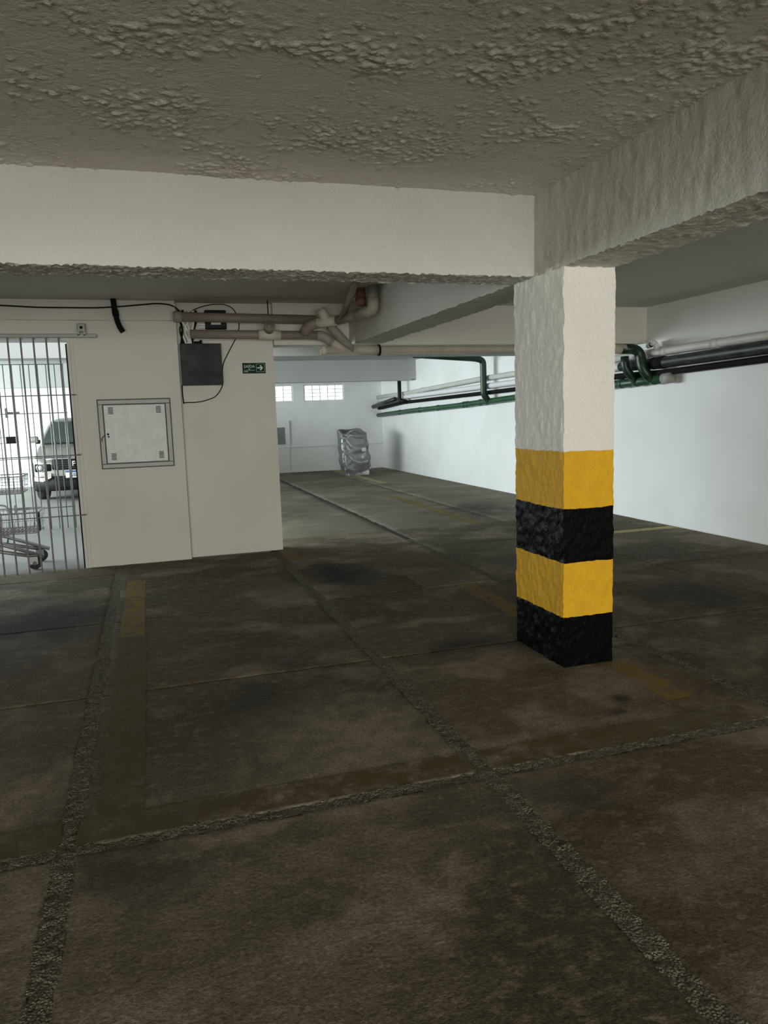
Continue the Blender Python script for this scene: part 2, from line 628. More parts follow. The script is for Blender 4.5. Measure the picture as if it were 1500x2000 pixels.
marking(-0.285, -0.115, 2.80, 5.2, 'line_olive', 'worn olive parking line')
marking(-0.29, -0.125, 5.2, 7.05, 'line_yellow', 'worn yellow parking line')
marking(-1.6, -0.40, 2.625, 2.80, 'line_olive', 'worn olive parking line across the bays')
marking(-0.34, 1.165, 2.625, 2.80, 'line_olive', 'worn olive parking line across the bays')
marking(1.24, 2.60, 2.622, 2.79, 'line_olive', 'worn olive parking line across the bays')
marking(2.345, 2.51, 2.95, 3.54, 'line_yellow', 'worn yellow parking line before the column')
marking(2.345, 2.51, 4.2, 6.3, 'line_yellow', 'worn yellow parking line behind the column')
marking(1.24, 1.39, 7.3, 7.95, 'line_yellow', 'short yellow line at the wall corner')
marking(4.45, 4.62, 14.6, 18.85, 'line_far', 'pale yellow parking line near the far wall')
marking(4.95, 5.84, 7.22, 7.36, 'line_far', 'thin yellow line reaching the right wall')
marking(3.85, 4.02, 8.7, 12.2, 'line_yellow', 'faint yellow parking line')
# inspection cover set into the slab
g_ = box(2.09, 2.62, 5.66, 6.22, -0.02, 0.007, 0.004)
o = obj('cover_slab', g_, 'concrete_c', floor, attr=wear(g_[0]))
o['label'] = 'small square concrete cover set in the floor'
struct('floor_court', box(-6.6, 1.165, 7.925, WB, -0.09, -0.002), 'court_concrete', label='pale concrete paving behind the gate')

# ------------------------------------------------------------------ walls
struct('wall_right', box(WR, WR + 0.2, -7.0, WB + 0.2, -0.05, ZC + 0.1), 'wall_cool', label='long smooth white wall on the right')
# far wall with two window openings
wx = [-6.6, 2.24, 3.525, 3.81, 4.86, WR]
gs = [box(-6.6, WR, WB, WB + 0.2, -0.05, 1.785), box(-6.6, WR, WB, WB + 0.2, 2.205, ZC + 0.1)]
for a, b in ((wx[0], wx[1]), (wx[2], wx[3]), (wx[4], wx[5])): gs.append(box(a, b, WB, WB + 0.2, 1.785, 2.205))
struct('wall_far', join(*gs), 'wall_cool', label='white end wall with two high block windows')
struct('wall_left', join(box(-6.8, -6.6, -7.0, 9.3, -0.05, ZC + 0.1), box(-6.8, -6.6, 18.5, WB, -0.05, ZC + 0.1),
                         box(-6.8, -6.6, 9.3, 18.5, 2.5, ZC + 0.1)), 'wall_grey')
struct('wall_rear', join(box(-6.6, -4.6, -7.2, -7.0, -0.05, ZC), box(3.2, WR, -7.2, -7.0, -0.05, ZC), box(-4.6, 3.2, -7.2, -7.0, 2.4, ZC)), 'wall_grey')
# wall with the meter cabinet: pilaster part, recessed part, part over the gate
struct('wall_cabinet', box(-0.70, 0.33, 7.90, 8.15, -0.03, 2.42), 'wall_paint', label='short beige wall holding the steel meter cabinet')
struct('wall_recess', box(0.33, 1.305, 8.0, 8.15, -0.03, ZC), 'wall_paint', label='slightly set back beige wall with the exit sign')
struct('wall_gate', join(box(-6.6, -0.70, 7.90, 8.15, 2.235, 2.42), box(-6.6, -2.7, 7.9, 8.15, -0.03, 2.235)), 'wall_paint', label='beige wall strip above the barred gate')
struct('trim_6', box(0.331, 0.337, 7.995, 8.0, 0, 2.42), 'steel_dark', label='dark crack line where the wall steps back')
sm = lambda v: vfield(v, 14, 0.004, 40, 2)
struct('trim_1', rough_box(axis(-6.6, 0.325, 0.05, -1.6, 0.325), axis(7.865, 8.15, 0.07), axis(2.42, ZC + .02, 0.05), sm, 'xXyz'), 'wall_paint', True, 'slightly proud plaster band under the ceiling above the gate')
struct('trim_2', join(box(-0.70, -0.675, 7.885, 8.15, 0, 2.235), box(-0.665, -0.64, 7.89, 7.9, 0, 2.235)), 'wall_paint')
struct('trim_3', box(-0.715, -0.70, 7.90, 8.12, 0, 2.2), 'black_matt', label='thin dark seal along the gate opening')

# ------------------------------------------------------------------ ceilings
def ceil_disp(v):
    base = fbm(v, (2.4, 4.0, 1), 60, 3)
    blob = np.clip(fbm(v, (44, 66, 1), 61, 2) + 0.8 * base - 0.16, 0, 0.45)
    d = np.zeros_like(v)
    d[:, 2] = -0.022 * blob - 0.002 * fbm(v, (60, 60, 1), 66, 2) - 0.004 * base
    return d


AX = axis(-6.6, WR, 0.0085, -1.1, 2.2)
AY = axis(-7.0, 4.0, 0.0085, 1.0, 3.95)
g = grid(AX, AY, lambda a, b: (a, b, ZC))
g = (g[0] + ceil_disp(g[0]), [q[::-1] for q in g[1]])
top = box(-6.6, WR, -7.0, 4.0, ZC + 0.06, ZC + 0.2)
struct('ceiling', join(g, top), 'stucco_ceiling', True, 'coarse grey stucco ceiling over the nearest bay')
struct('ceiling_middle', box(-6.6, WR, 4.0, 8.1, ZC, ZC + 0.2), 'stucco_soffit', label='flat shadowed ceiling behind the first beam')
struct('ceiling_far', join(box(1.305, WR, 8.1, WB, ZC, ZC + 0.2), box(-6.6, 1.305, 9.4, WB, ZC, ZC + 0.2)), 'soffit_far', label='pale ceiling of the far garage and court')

# ------------------------------------------------------------------ beams
def beam_disp(v):
    d = vfield(v, 30, 0.0065, 50, 3) + vfield(v, 5, 0.004, 80, 2)
    low = np.clip((ZB + 0.01 - v[:, 2]) / 0.01, 0, 1)
    d[:, 2] += -low * np.abs(fbm(v, 55, 90, 2)) * 0.02
    # vertical trowel streaks on the faces that look sideways
    s = fbm(v, (20, 46, 7), 95, 3)
    d[:, 0] += 0.008 * s
    return d


cx0, cx1, cy0, cy1 = 2.118, 2.432, 3.55, 4.105
bm1 = struct('ceiling_beam', rough_box(axis(-6.6, cx0 + .02, 0.013, -0.8, cx0 + .02), axis(3.86, 4.13, 0.013), axis(ZB, ZC + 0.02, 0.013), beam_disp, 'xXyYz'), 'stucco_face', True,
             'thick white stucco beam crossing above the parking bay')
bm2 = struct('ceiling_beam', rough_box(axis(cx0, cx1, 0.018), axis(-7.0, 3.86, 0.018, 1.6, 3.86), axis(ZB, ZC + 0.02, 0.018), beam_disp, 'xXyYz'), 'stucco', True,
             'white stucco beam running overhead toward the viewer from the column')
bm3 = struct('ceiling_beam', rough_box(axis(cx0, cx1, 0.04), axis(3.86, 7.93, 0.04), axis(ZB, ZC + 0.02, 0.04), beam_disp, 'xXyYz'), 'stucco', True,
             'shadowed stucco beam running back from the striped column')
for yb in (-0.35, -4.4):
    struct('ceiling_beam', box(-6.6, cx0, yb, yb + 0.27, ZB, ZC), 'stucco_face', label='white stucco cross beam behind the viewer')
bm4 = struct('ceiling_beam', box(1.305, WR, 7.92, 8.3, ZB, ZC), 'wall_paint', label='smooth beige cross beam behind the drain pipes')
struct('ceiling_beam', box(-6.6, WR, 9.35, 9.72, ZB, ZB + 0.19), 'soffit_far', label='second grey cross beam just past the drain pipes')
struct('ceiling_beam', box(1.305, WR, 9.35, 9.72, ZB + 0.19, ZC), 'soffit_far')
struct('ceiling_beam', join(box(-6.6, WR - .12, 16.2, 16.5, 2.15, ZC), box(WR - .12, WR, 16.2, 16.5, 2.18, ZC)), 'soffit_far', label='far grey cross beam in front of the block windows')

# ------------------------------------------------------------------ striped column
col = thing('concrete_column', (2.275, 3.83, 0), 'square stucco column with yellow and black hazard bands', 'column')


def col_disp(v):
    d = vfield(v, 34, 0.0055, 150, 3) + vfield(v, 5, 0.002, 180, 2)
    s = fbm(v, (18, 52, 12), 195, 3)
    d[:, 0] += 0.009 * s
    d[:, 2] += 0.006 * fbm(v, (14, 14, 2), 230, 2)
    d[:, 2] *= np.clip(v[:, 2] / 0.05, 0, 1)
    return d


zb = [0, 0.287, 0.594, 0.893, 1.206, ZB + 0.012]
for q, (nm, mt, lb) in enumerate((('hazard_band', 'paint_black', 'glossy black hazard band at the foot'), ('hazard_band', 'paint_yellow', 'lower yellow hazard band'),
                                  ('hazard_band', 'paint_black', 'upper black hazard band'), ('hazard_band', 'paint_yellow', 'upper yellow hazard band'), ('shaft', 'stucco_column', 'white stucco shaft'))):
    g = rough_box(axis(cx0, cx1, 0.01), axis(cy0, cy1, 0.01), axis(zb[q], zb[q + 1], 0.012), col_disp, 'xXyYzZ')
    o = obj(nm, g, mt, col, True)
    o['label'] = lb

# ------------------------------------------------------------------ windows in the far wall
def window(name, x0, x1, cols, label):
    z0, z1, rows = 1.785, 2.205, 4
    fr = 0.03
    w0 = thing(name, ((x0 + x1) / 2, WB + 0.06, z0), label, None, kind='structure')
    obj('window_frame', join(box(x0, x1, WB + .02, WB + .1, z0, z0 + fr), box(x0, x1, WB + .02, WB + .1, z1 - fr, z1),
                             box(x0, x0 + fr, WB + .02, WB + .1, z0 + fr, z1 - fr), box(x1 - fr, x1, WB + .02, WB + .1, z0 + fr, z1 - fr)), 'wall_cool', w0)
    cw, ch = (x1 - x0 - 2 * fr) / cols, (z1 - z0 - 2 * fr) / rows
    for c in range(1, cols):
        x = x0 + fr + c * cw
        obj('mullion', box(x - .01, x + .01, WB + .03, WB + .09, z0 + fr, z1 - fr), 'wall_cool', w0)
    for r in range(1, rows):
        z = z0 + fr + r * ch
        obj('transom', box(x0 + fr, x1 - fr, WB + .04, WB + .08, z - .008, z + .008), 'wall_cool', w0)
    p0 = None
    for c in range(cols):
        for r in range(rows):
            x, z = x0 + fr + c * cw, z0 + fr + r * ch
            if p0 is None:
                p0 = obj('pane', box(x + .011, x + cw - .011, WB + .055, WB + .061, z + .009, z + ch - .009), 'window_glass', w0)
            else:
                copy_part(p0, w0, (c * cw, 0, r * ch))
    return w0


window('window_1', 2.24, 3.525, 6, 'block window partly hidden by the short wall')
window('window_2', 3.81, 4.86, 5, 'wide white block window of five by four lights')

# far wall furniture
mb = thing('meter_box', (3.1, WB, 0.68), 'grey panel in a white surround on the far wall', 'meter box')
obj('surround', join(box(2.55, 3.39, WB - .05, WB - .001, 1.15, 1.31), box(3.28, 3.39, WB - .05, WB - .001, 0.7, 1.15), box(2.55, 2.7, WB - .05, WB - .001, .7, 1.15)), 'wall_cool', mb)
obj('panel', box(2.7, 3.28, WB - .015, WB, 0.72, 1.15), 'panel_grey', mb)
struct('trim_4', box(2.0, WR, WB - .045, WB, 0.63, 0.668, .008), 'wall_cool', label='narrow ledge along the far wall')
struct('trim_5', box(2.0, 3.37, WB - .03, WB, 0, 0.63), 'wall_cool')

# ------------------------------------------------------------------ steel meter cabinet
cab = thing('meter_cabinet', (-0.125, 7.9, 0.985), 'brushed steel meter cabinet with vents set in the beige wall', 'cabinet')
x0, x1, z0, z1 = -0.465, 0.215, 0.985, 1.655
fr = 0.042
obj('frame', join(box(x0, x1, 7.878, 7.9, z0, z0 + fr, .004), box(x0, x1, 7.878, 7.9, z1 - fr, z1, .004),
                  box(x0, x0 + fr, 7.878, 7.9, z0 + fr, z1 - fr, .004), box(x1 - fr, x1, 7.878, 7.9, z0 + fr, z1 - fr, .004)), 'steel_frame', cab)
obj('gap_seal', box(x0 + fr - .004, x1 - fr + .004, 7.888, 7.9, z0 + fr - .004, z1 - fr + .004), 'steel_dark', cab)
obj('frame_edge', join(box(x0 - .008, x1 + .008, 7.89, 7.9, z0 - .008, z1 + .008)), 'steel_dark', cab)
dr = obj('door', box(x0 + fr + .007, x1 - fr - .007, 7.872, 7.888, z0 + fr + .007, z1 - fr - .007, .004), 'steel_brushed', cab)
for vx in (-0.35, 0.102):
    for vz in (1.095, 1.548):
        for q in range(5):
            zz = vz - .03 + q * .0145
            obj('vent_slot', box(vx - .024, vx + .024, 7.8695, 7.872, zz, zz + .0085, .001, 1), 'steel_dark', dr)
obj('keyhole', join(cyl((-0.39, 7.866, 1.322), (-0.39, 7.872, 1.322), .011), cyl((-0.386, 7.866, 1.297), (-0.386, 7.872, 1.297), .009)), 'black', dr)
obj('pull_wire', tube(fillet([(-0.425, 7.868, 1.31), (-0.45, 7.862, 1.285), (-0.452, 7.866, 1.25)], .02), .004, 8), 'steel_dark', dr)

# ------------------------------------------------------------------ dark box, small device, exit sign
jb = thing('junction_box', (0.55, 8.0, 1.78), 'dark grey square metal box high on the beige wall', 'junction box')
obj('lid', box(0.35, 0.757, 7.885, 7.90, 1.78, 2.197, .004), 'box_grey', jb)
obj('body', box(0.356, 0.751, 7.90, 8.0, 1.786, 2.191), 'box_grey', jb)
obj('cable_gland', join(box(0.495, 0.575, 7.91, 7.98, 2.19, 2.222, .008), box(0.55, 0.575, 7.92, 7.97, 2.215, 2.235, .005)), 'black_matt', jb)
dv = thing('network_device', (0.72, 8.0, 2.34), 'small black device with white label behind the upper brown pipe', 'device')
obj('case', box(0.617, 0.83, 7.93, 8.0, 2.345, 2.535, .01), 'black', dv)
obj('sticker', box(0.676, 0.772, 7.928, 7.932, 2.388, 2.424), 'white_label', dv)
obj('cable_port', join(box(0.555, 0.617, 7.95, 7.975, 2.41, 2.422), box(0.56, 0.617, 7.95, 7.975, 2.385, 2.397), box(0.55, 0.617, 7.95, 7.975, 2.36, 2.372)), 'cable_white', dv)
sg = thing('exit_sign', (1.094, 8.0, 1.89), 'green SAÍDA exit sign with white arrow on the beige wall', 'sign')
obj('border', box(0.965, 1.223, 7.992, 8.0, 1.889, 2.013), 'sign_white', sg)
obj('plate', box(0.973, 1.215, 7.988, 7.993, 1.896, 2.006), 'sign_green', sg)
obj('lettering', text_geo('SAÍDA', 0.041, 1.044, 7.9865, 1.968), 'sign_white', sg)
obj('lettering', join(box(0.99, 1.10, 7.986, 7.9875, 1.928, 1.931), box(1.035, 1.05, 7.986, 7.9875, 1.937, 1.944), box(.985, 1.03, 7.986, 7.9875, 1.913, 1.918)), 'sign_white', sg)
ya = 7.986
arrow = (np.array([(1.125, ya, 1.948), (1.165, ya, 1.948), (1.152, ya, 1.932), (1.163, ya, 1.926), (1.187, ya, 1.954), (1.163, ya, 1.982), (1.152, ya, 1.976), (1.165, ya, 1.960), (1.125, ya, 1.960)]),
         [[0, 1, 4, 7, 8], [1, 2, 3, 4], [4, 5, 6, 7]])
obj('arrow', arrow, 'sign_white', sg)
obj('arrow_frame', join(box(1.115, 1.205, 7.9862, 7.9875, 1.912, 1.914), box(1.115, 1.205, 7.9862, 7.9875, 1.992, 1.994), box(1.203, 1.205, 7.9862, 7.9875, 1.914, 1.992), box(1.115, 1.117, 7.9862, 7.9875, 1.914, 1.992)), 'sign_white', sg)


def single(name, geo, mat, label, cat, group=None, smooth=True):
    return tag(obj(name, geo, mat, None, smooth), label, cat, group)


# ------------------------------------------------------------------ cables
single('cable', tube(fillet([(-2.2, 7.853, 2.56), (-1.24, 7.853, 2.548), (-0.91, 7.853, 2.532), (-0.39, 7.853, 2.533), (-0.16, 7.853, 2.55), (0.17, 7.853, 2.583), (0.30, 7.855, 2.568), (0.37, 7.9, 2.52), (.42, 7.95, 2.47)], .08), .007, 8),
       'black_matt', 'black cable sagging along the plaster band above the gate', 'cable')
single('cable', tube(fillet([(0.48, 7.99, 2.50), (0.50, 7.985, 2.535), (0.60, 7.985, 2.575), (0.70, 7.985, 2.598), (0.83, 7.985, 2.6), (0.92, 7.985, 2.555), (0.972, 7.99, 2.41), (0.943, 7.99, 2.29), (0.833, 7.985, 2.107), (0.765, 7.985, 1.98), (0.765, 7.985, 1.80), (0.742, 7.985, 1.74),
                             (0.68, 7.985, 1.66), (0.52, 7.985, 1.612), (0.36, 7.985, 1.612)], .07), .005, 8), 'black_matt', 'thin black wire looping around the dark metal box', 'cable')
single('cable', tube(fillet([(0.352, 7.985, 1.79), (0.35, 7.985, 1.7), (0.357, 7.985, 1.60)], .03), .006, 8), 'black_matt', 'short black wire under the left corner of the dark box', 'cable')
cb = thing('cable_bundle', (0.43, 7.96, 2.19), 'bundle of pale cables entering the top of the dark box', 'cables')
for q, (xa, xm, xb) in enumerate(((0.36, 0.44, 0.47), (0.38, 0.37, 0.42), (0.42, 0.46, 0.44), (0.46, 0.40, 0.46), (0.50, 0.49, 0.43), (0.53, 0.50, 0.475), (.36, .39, .37), (.40, .36, .40))):
    obj('cable', tube(fillet([(xa, 7.97 - .006 * q, 2.53), (xa + .01, 7.955, 2.45), (xm, 7.94 + .008 * (q % 3), 2.34), (xb, 7.95, 2.192)], .08), .011, 8), 'cable_white' if q < 5 else 'black_matt', cb, True)

# short black pipe from the ceiling
bp = thing('drain_stub', (-0.21, 7.82, 2.29), 'short bent black pipe hanging from the ceiling before the beige wall', 'pipe')
obj('pipe_run', tube(fillet([(-0.243, 7.79, 2.61), (-0.238, 7.79, 2.52), (-0.226, 7.79, 2.43), (-0.205, 7.79, 2.35), (-0.175, 7.79, 2.30)], .05), .026, 14), 'black_matt', bp, True)
obj('coupling', tube([(-0.234, 7.79, 2.505), (-0.228, 7.79, 2.45)], .031, 14), 'black_matt', bp, True)

# ------------------------------------------------------------------ drain pipes before the wall and cross beam
up = thing('drain_pipe', (1.0, 7.74, 2.38), 'upper brown drain pipe crossing above the dark metal box', 'pipe')
obj('pipe_run', tube([(0.30, 7.74, 2.44), (1.72, 7.74, 2.418)], .046, 16), 'pvc_brown', up, True)
obj('end_coupling', tube([(0.30, 7.74, 2.44), (0.38, 7.74, 2.4388)], .052, 16), 'pvc_grey', up, True)
obj('hanger', join(box(1.225, 1.235, 7.735, 7.745, 2.46, ZC)), 'black_matt', up)
lp = thing('drain_pipe', (2.0, 7.74, 2.05), 'long beige drain pipe stepping down below the cross beam', 'pipe')
obj('pipe_run', tube([(0.45, 7.72, 2.272), (1.76, 7.72, 2.258)], .043, 16), 'pvc_brown', lp, True)
obj('tee', join(tube([(1.12, 7.72, 2.2655), (1.34, 7.72, 2.263)], .049, 16)), 'pvc_pale', lp, True)
ic = obj('inspection_cap', tube([(1.22, 7.70, 2.30), (1.22, 7.655, 2.338), (1.22, 7.63, 2.345)], [.046, .052, .056], 16), 'pvc_grey', lp, True)
obj('cap_face', tube([(1.22, 7.632, 2.345), (1.22, 7.622, 2.347)], .035, 16), 'pvc_brown', ic, True)
obj('elbow', tube(fillet([(1.72, 7.72, 2.2585), (1.78, 7.72, 2.256), (1.88, 7.72, 2.185)], .06), .05, 16), 'pvc_grey', lp, True)
obj('branch', tube([(1.85, 7.72, 2.206), (2.02, 7.72, 2.10)], .046, 16), 'pvc_beige', lp, True)
obj('branch', tube([(1.845, 7.66, 2.35), (1.93, 7.67, 2.265), (2.09, 7.72, 2.105)], .047, 16), 'pvc_grey', lp, True)
obj('pipe_run', tube([(1.80, 7.72, 2.105), (4.6, 7.72, 2.105), (5.12, 7.72, 2.10)], .044, 18), 'pvc_beige', lp, True)
obj('end_cap', tube([(1.755, 7.72, 2.105), (1.805, 7.72, 2.105)], .05, 16), 'pvc_pale', lp, True)
obj('coupling', tube([(2.10, 7.72, 2.105), (2.38, 7.72, 2.105)], .05, 18), 'pvc_beige', lp, True)
obj('clamp', tube([(2.375, 7.72, 2.105), (2.395, 7.72, 2.105)], .06, 18), 'black_matt', lp, True)
wy = thing('drain_pipe', (1.95, 7.4, 2.3), 'pale Y fitting with a pipe curving up to the ceiling beside the beam', 'pipe')
obj('wye_fitting', join(tube([(1.70, 7.60, 2.37), (1.90, 7.52, 2.385)], .051, 16), tube([(1.735, 7.56, 2.50), (1.80, 7.57, 2.385)], .049, 16)), 'pvc_pale', wy, True)
obj('elbow', tube(fillet([(1.73, 7.6, 2.372), (1.62, 7.62, 2.35), (1.58, 7.68, 2.275)], .09), .054, 16), 'pvc_brown', wy, True)
obj('pipe_run', tube([(1.89, 7.52, 2.385), (2.03, 6.95, 2.39)], .046, 16), 'pvc_grey', wy, True)
obj('elbow', tube(fillet([(1.985, 7.1, 2.387), (2.055, 6.78, 2.393), (2.058, 6.78, 2.50)], .1), .052, 16), 'pvc_beige', wy, True)
obj('riser', tube([(2.058, 6.78, 2.45), (2.058, 6.78, 2.609)], .046, 16), 'pvc_grey', wy, True)
rd = thing('vent_pipe', (1.99, 6.9, 2.38), 'reddish brown stub pipe hanging beside the ceiling riser', 'pipe')
obj('pipe_run', tube([(1.985, 6.95, 2.612), (1.985, 6.95, 2.45)], .045, 16), 'pvc_red', rd, True)
obj('coupling', tube([(1.985, 6.95, 2.53), (1.985, 6.95, 2.455)], .05, 16), 'pvc_red', rd, True)
dg = thing('vent_pipe', (1.9, 7.0, 2.4), 'slim grey pipe slanting down from the ceiling to the Y fitting', 'pipe')
obj('pipe_run', tube([(1.85, 6.60, 2.612), (1.90, 7.35, 2.40)], .03, 14), 'pvc_grey', dg, True)
obj('branch', tube([(1.885, 7.05, 2.49), (1.955, 6.95, 2.53)], .018, 10), 'pvc_grey', dg, True)

# ------------------------------------------------------------------ pipes on the right wall
XP = 5.76


def zl(pts):
    return lambda y: float(np.interp(y, [p[0] for p in pts], [p[1] for p in pts]))


zg = zl([(7.3, 1.738), (8.4, 1.708), (11.33, 1.611), (12.33, 1.575), (13.72, 1.526), (16.47, 1.457), (18.9, 1.378)])
gp = thing('green_pipe', (XP, 13.0, 1.35), 'green drain pipe sloping along the right wall with risers', 'pipe')
obj('pipe_run', tube([(XP, y, zg(y)) for y in (7.42, 8.4, 11.33, 12.33, 13.72, 16.47, 18.88)], .052, 16), 'pipe_green', gp, True)
for y in (7.62, 7.95, 8.25, 12.2, 12.5, 13.1, 13.25, 14.6, 15.7, 17.1):
    obj('coupling', tube([(XP, y - .035, zg(y - .035)), (XP, y + .035, zg(y + .035))], .06, 16), 'pipe_green', gp, True)
obj('end_cap', tube([(XP, 7.30, zg(7.3)), (XP, 7.44, zg(7.44))], .062, 16), 'pvc_grey', gp, True)
obj('riser', tube(fillet([(5.36, 7.72, 2.10), (5.63, 7.72, 2.095), (5.635, 7.67, 1.86), (5.73, 7.63, 1.735)], .17, 8), .06, 16), 'pipe_green_dark', gp, True)
obj('riser', tube(fillet([(5.60, 7.97, 2.03), (5.60, 7.96, 1.88), (5.73, 7.93, 1.735)], .1, 6), .05, 16), 'pipe_green_dark', gp, True)
obj('riser_sleeve', tube([(5.10, 7.72, 2.10), (5.42, 7.72, 2.10)], .06, 16), 'pvc_beige', gp, True)
obj('riser', tube(fillet([(4.35, 12.12, 2.40), (5.50, 12.12, 2.325), (5.64, 12.12, 2.29), (5.645, 12.12, 1.70), (5.72, 12.12, 1.60)], .18, 8), .056, 16), 'pipe_green_dark', gp, True)
z1_ = zl([(3.0, 2.095), (5.9, 2.066), (7.49, 2.051), (8.36, 2.035), (11.32, 2.004), (12.6, 1.986), (16.6, 1.872), (18.9, 1.84)])
b1 = thing('beige_pipe', (XP, 11.0, 1.8), 'topmost dusty beige pipe along the right wall', 'pipe')
obj('pipe_run', tube([(XP, y, z1_(y)) for y in (3.0, 5.9, 7.49, 8.36, 11.32, 12.6, 16.6, 18.88)], .046, 16), 'pvc_dusty', b1, True)
for y in (6.6, 7.42, 12.45, 15.5):
    obj('coupling', tube([(XP, y - .05, z1_(y - .05)), (XP, y + .05, z1_(y + .05))], .053, 16), 'pvc_dusty', b1, True)
obj('elbow', tube(fillet([(XP, 7.5, 2.06), (XP, 7.56, 2.09), (5.72, 7.56, 2.15), (5.66, 7.54, 2.155)], .03), .035, 14), 'pvc_white', b1, True)
obj('strap', box(5.855, 5.868, 12.06, 12.14, 1.99, 2.36), 'pvc_white', b1)
st = thing('pipe_stub', (5.70, 7.62, 2.10), 'open white pipe end with a dark mouth above the green elbow', 'pipe')
obj('sleeve', tube([(5.74, 7.70, 2.135), (5.70, 7.60, 2.135)], .036, 16), 'pvc_white', st, True)
obj('mouth', tube([(5.702, 7.604, 2.135), (5.699, 7.597, 2.135)], .028, 16), 'black', st, True)
z2_ = zl([(3.0, 2.015), (5.9, 1.954), (7.47, 1.92), (8.36, 1.925), (11.32, 1.862), (16.6, 1.789), (18.9, 1.75)])
b2 = thing('white_pipe', (XP, 13.5, 1.7), 'white pipe running behind the green riser along the right wall', 'pipe')
obj('pipe_run', tube([(XP, y, z2_(y)) for y in (8.25, 8.36, 11.32, 16.6, 18.88)], .05, 16), 'pvc_white', b2, True)
obj('reducer', tube([(XP, 8.12, z2_(8.12)), (XP, 8.27, z2_(8.27))], .057, 16), 'pipe_dark', b2, True)
b3 = thing('dark_pipe', (XP, 5.5, 1.85), 'thick dark pipe with chalky streaks on the right wall', 'pipe')
obj('pipe_run', tube([(XP, y, z2_(y)) for y in (3.0, 5.9, 7.47, 8.12)], .064, 18), 'pipe_dark', b3, True)
obj('coupling', tube([(XP, 7.42, z2_(7.42)), (XP, 7.62, z2_(7.62))], .072, 18), 'black_matt', b3, True)
z3_ = zl([(3.0, 1.93), (5.9, 1.857), (7.49, 1.816), (8.36, 1.822), (11.32, 1.765), (12.4, 1.745), (16.96, 1.675), (18.9, 1.56)])
b4 = thing('black_pipe', (XP, 11.0, 1.5), 'slim black pipe below the thick dark pipe on the right wall', 'pipe')
obj('pipe_run', tube([(XP + .02, y, z3_(y) - .012) for y in (3.0, 5.9, 7.49, 8.36, 11.32, 12.4, 16.96, 18.88)], .036, 14), 'black_matt', b4, True)
obj('riser', tube(fillet([(5.63, 16.7, 2.605), (5.63, 16.7, 1.72), (XP + .02, 16.55, 1.665)], .06), .045, 14), 'black', b4, True)
b5 = thing('grey_pipe', (XP, 18.0, 1.55), 'short thick grey pipe end near the far corner of the right wall', 'pipe')
obj('pipe_run', tube([(5.63, 17.05, 1.755), (5.63, 18.88, 1.60)], .05, 14), 'pipe_dark', b5, True)

# ------------------------------------------------------------------ gates
gt = thing('sliding_gate', (-1.5, 7.83, 0), 'grey steel barred sliding gate standing in front of the beige wall', 'gate')
obj('top_rail', box(-3.6, -0.42, 7.815, 7.845, 2.25, 2.285, .006), 'gate_steel', gt)
b0 = None
for q in range(16):
    x = -0.762 - 0.1105 * q
    if b0 is None: b0, xb0 = obj('bar', cyl((x, 7.83, 0.002), (x, 7.83, 2.252), .0085, 10), 'gate_steel', gt, True), x
    else: copy_part(b0, gt, (x - xb0, 0, 0))
for z in (1.712, 1.133, 0.542):
    obj('cross_rod', cyl((-2.6, 7.84, z), (-0.65, 7.84, z), .005, 8), 'gate_dark', gt, True)
rb = obj('roller_bracket', join(box(-0.592, -0.515, 7.83, 7.9, 2.305, 2.385, .008), box(-0.59, -0.572, 7.815, 7.84, 2.27, 2.31), box(-0.535, -0.517, 7.815, 7.84, 2.27, 2.31)), 'gate_steel', gt)
obj('bolt', cyl((-0.553, 7.822, 2.345), (-0.553, 7.832, 2.345), .014, 12), 'black_matt', rb, True)

g2 = thing('inner_gate', (-1.8, 11.1, 0), 'thin dark barred gate standing farther back in the bright court', 'gate')
b0 = None
for q in range(16):
    x = -1.062 - 0.105 * q
    if b0 is None: b0, xb0 = obj('bar', cyl((x, 11.1, 0.0), (x, 11.1, 2.24), .0065, 8), 'gate_dark', g2, True), x
    else: copy_part(b0, g2, (x - xb0, 0, 0))
for z in (2.235, 1.585, 0.98, 0.295):
    obj('cross_rod', cyl((-2.65, 11.1, z), (-1.05, 11.1, z), .006, 8), 'gate_dark', g2, True)
obj('lock_box', box(-1.834, -1.686, 11.05, 11.09, 1.192, 1.287, .006), 'black', g2)
obj('lock_rail', join(box(-2.4, -1.834, 11.07, 11.09, 1.27, 1.28), box(-2.4, -1.834, 11.07, 11.09, 1.195, 1.205)), 'gate_dark', g2)
for z in (1.6, 0.295):
    obj('hinge_arm', join(box(-1.815, -1.785, 11.06, 11.09, z - .065, z + .065), box(-1.80, -1.64, 11.07, 11.09, z - .01, z + .014)), 'gate_dark', g2)

# ------------------------------------------------------------------ shopping cart behind the gate
ct = thing('shopping_cart', (-1.55, 8.35, 0), 'two tier wire shopping cart behind the gate bars', 'cart')


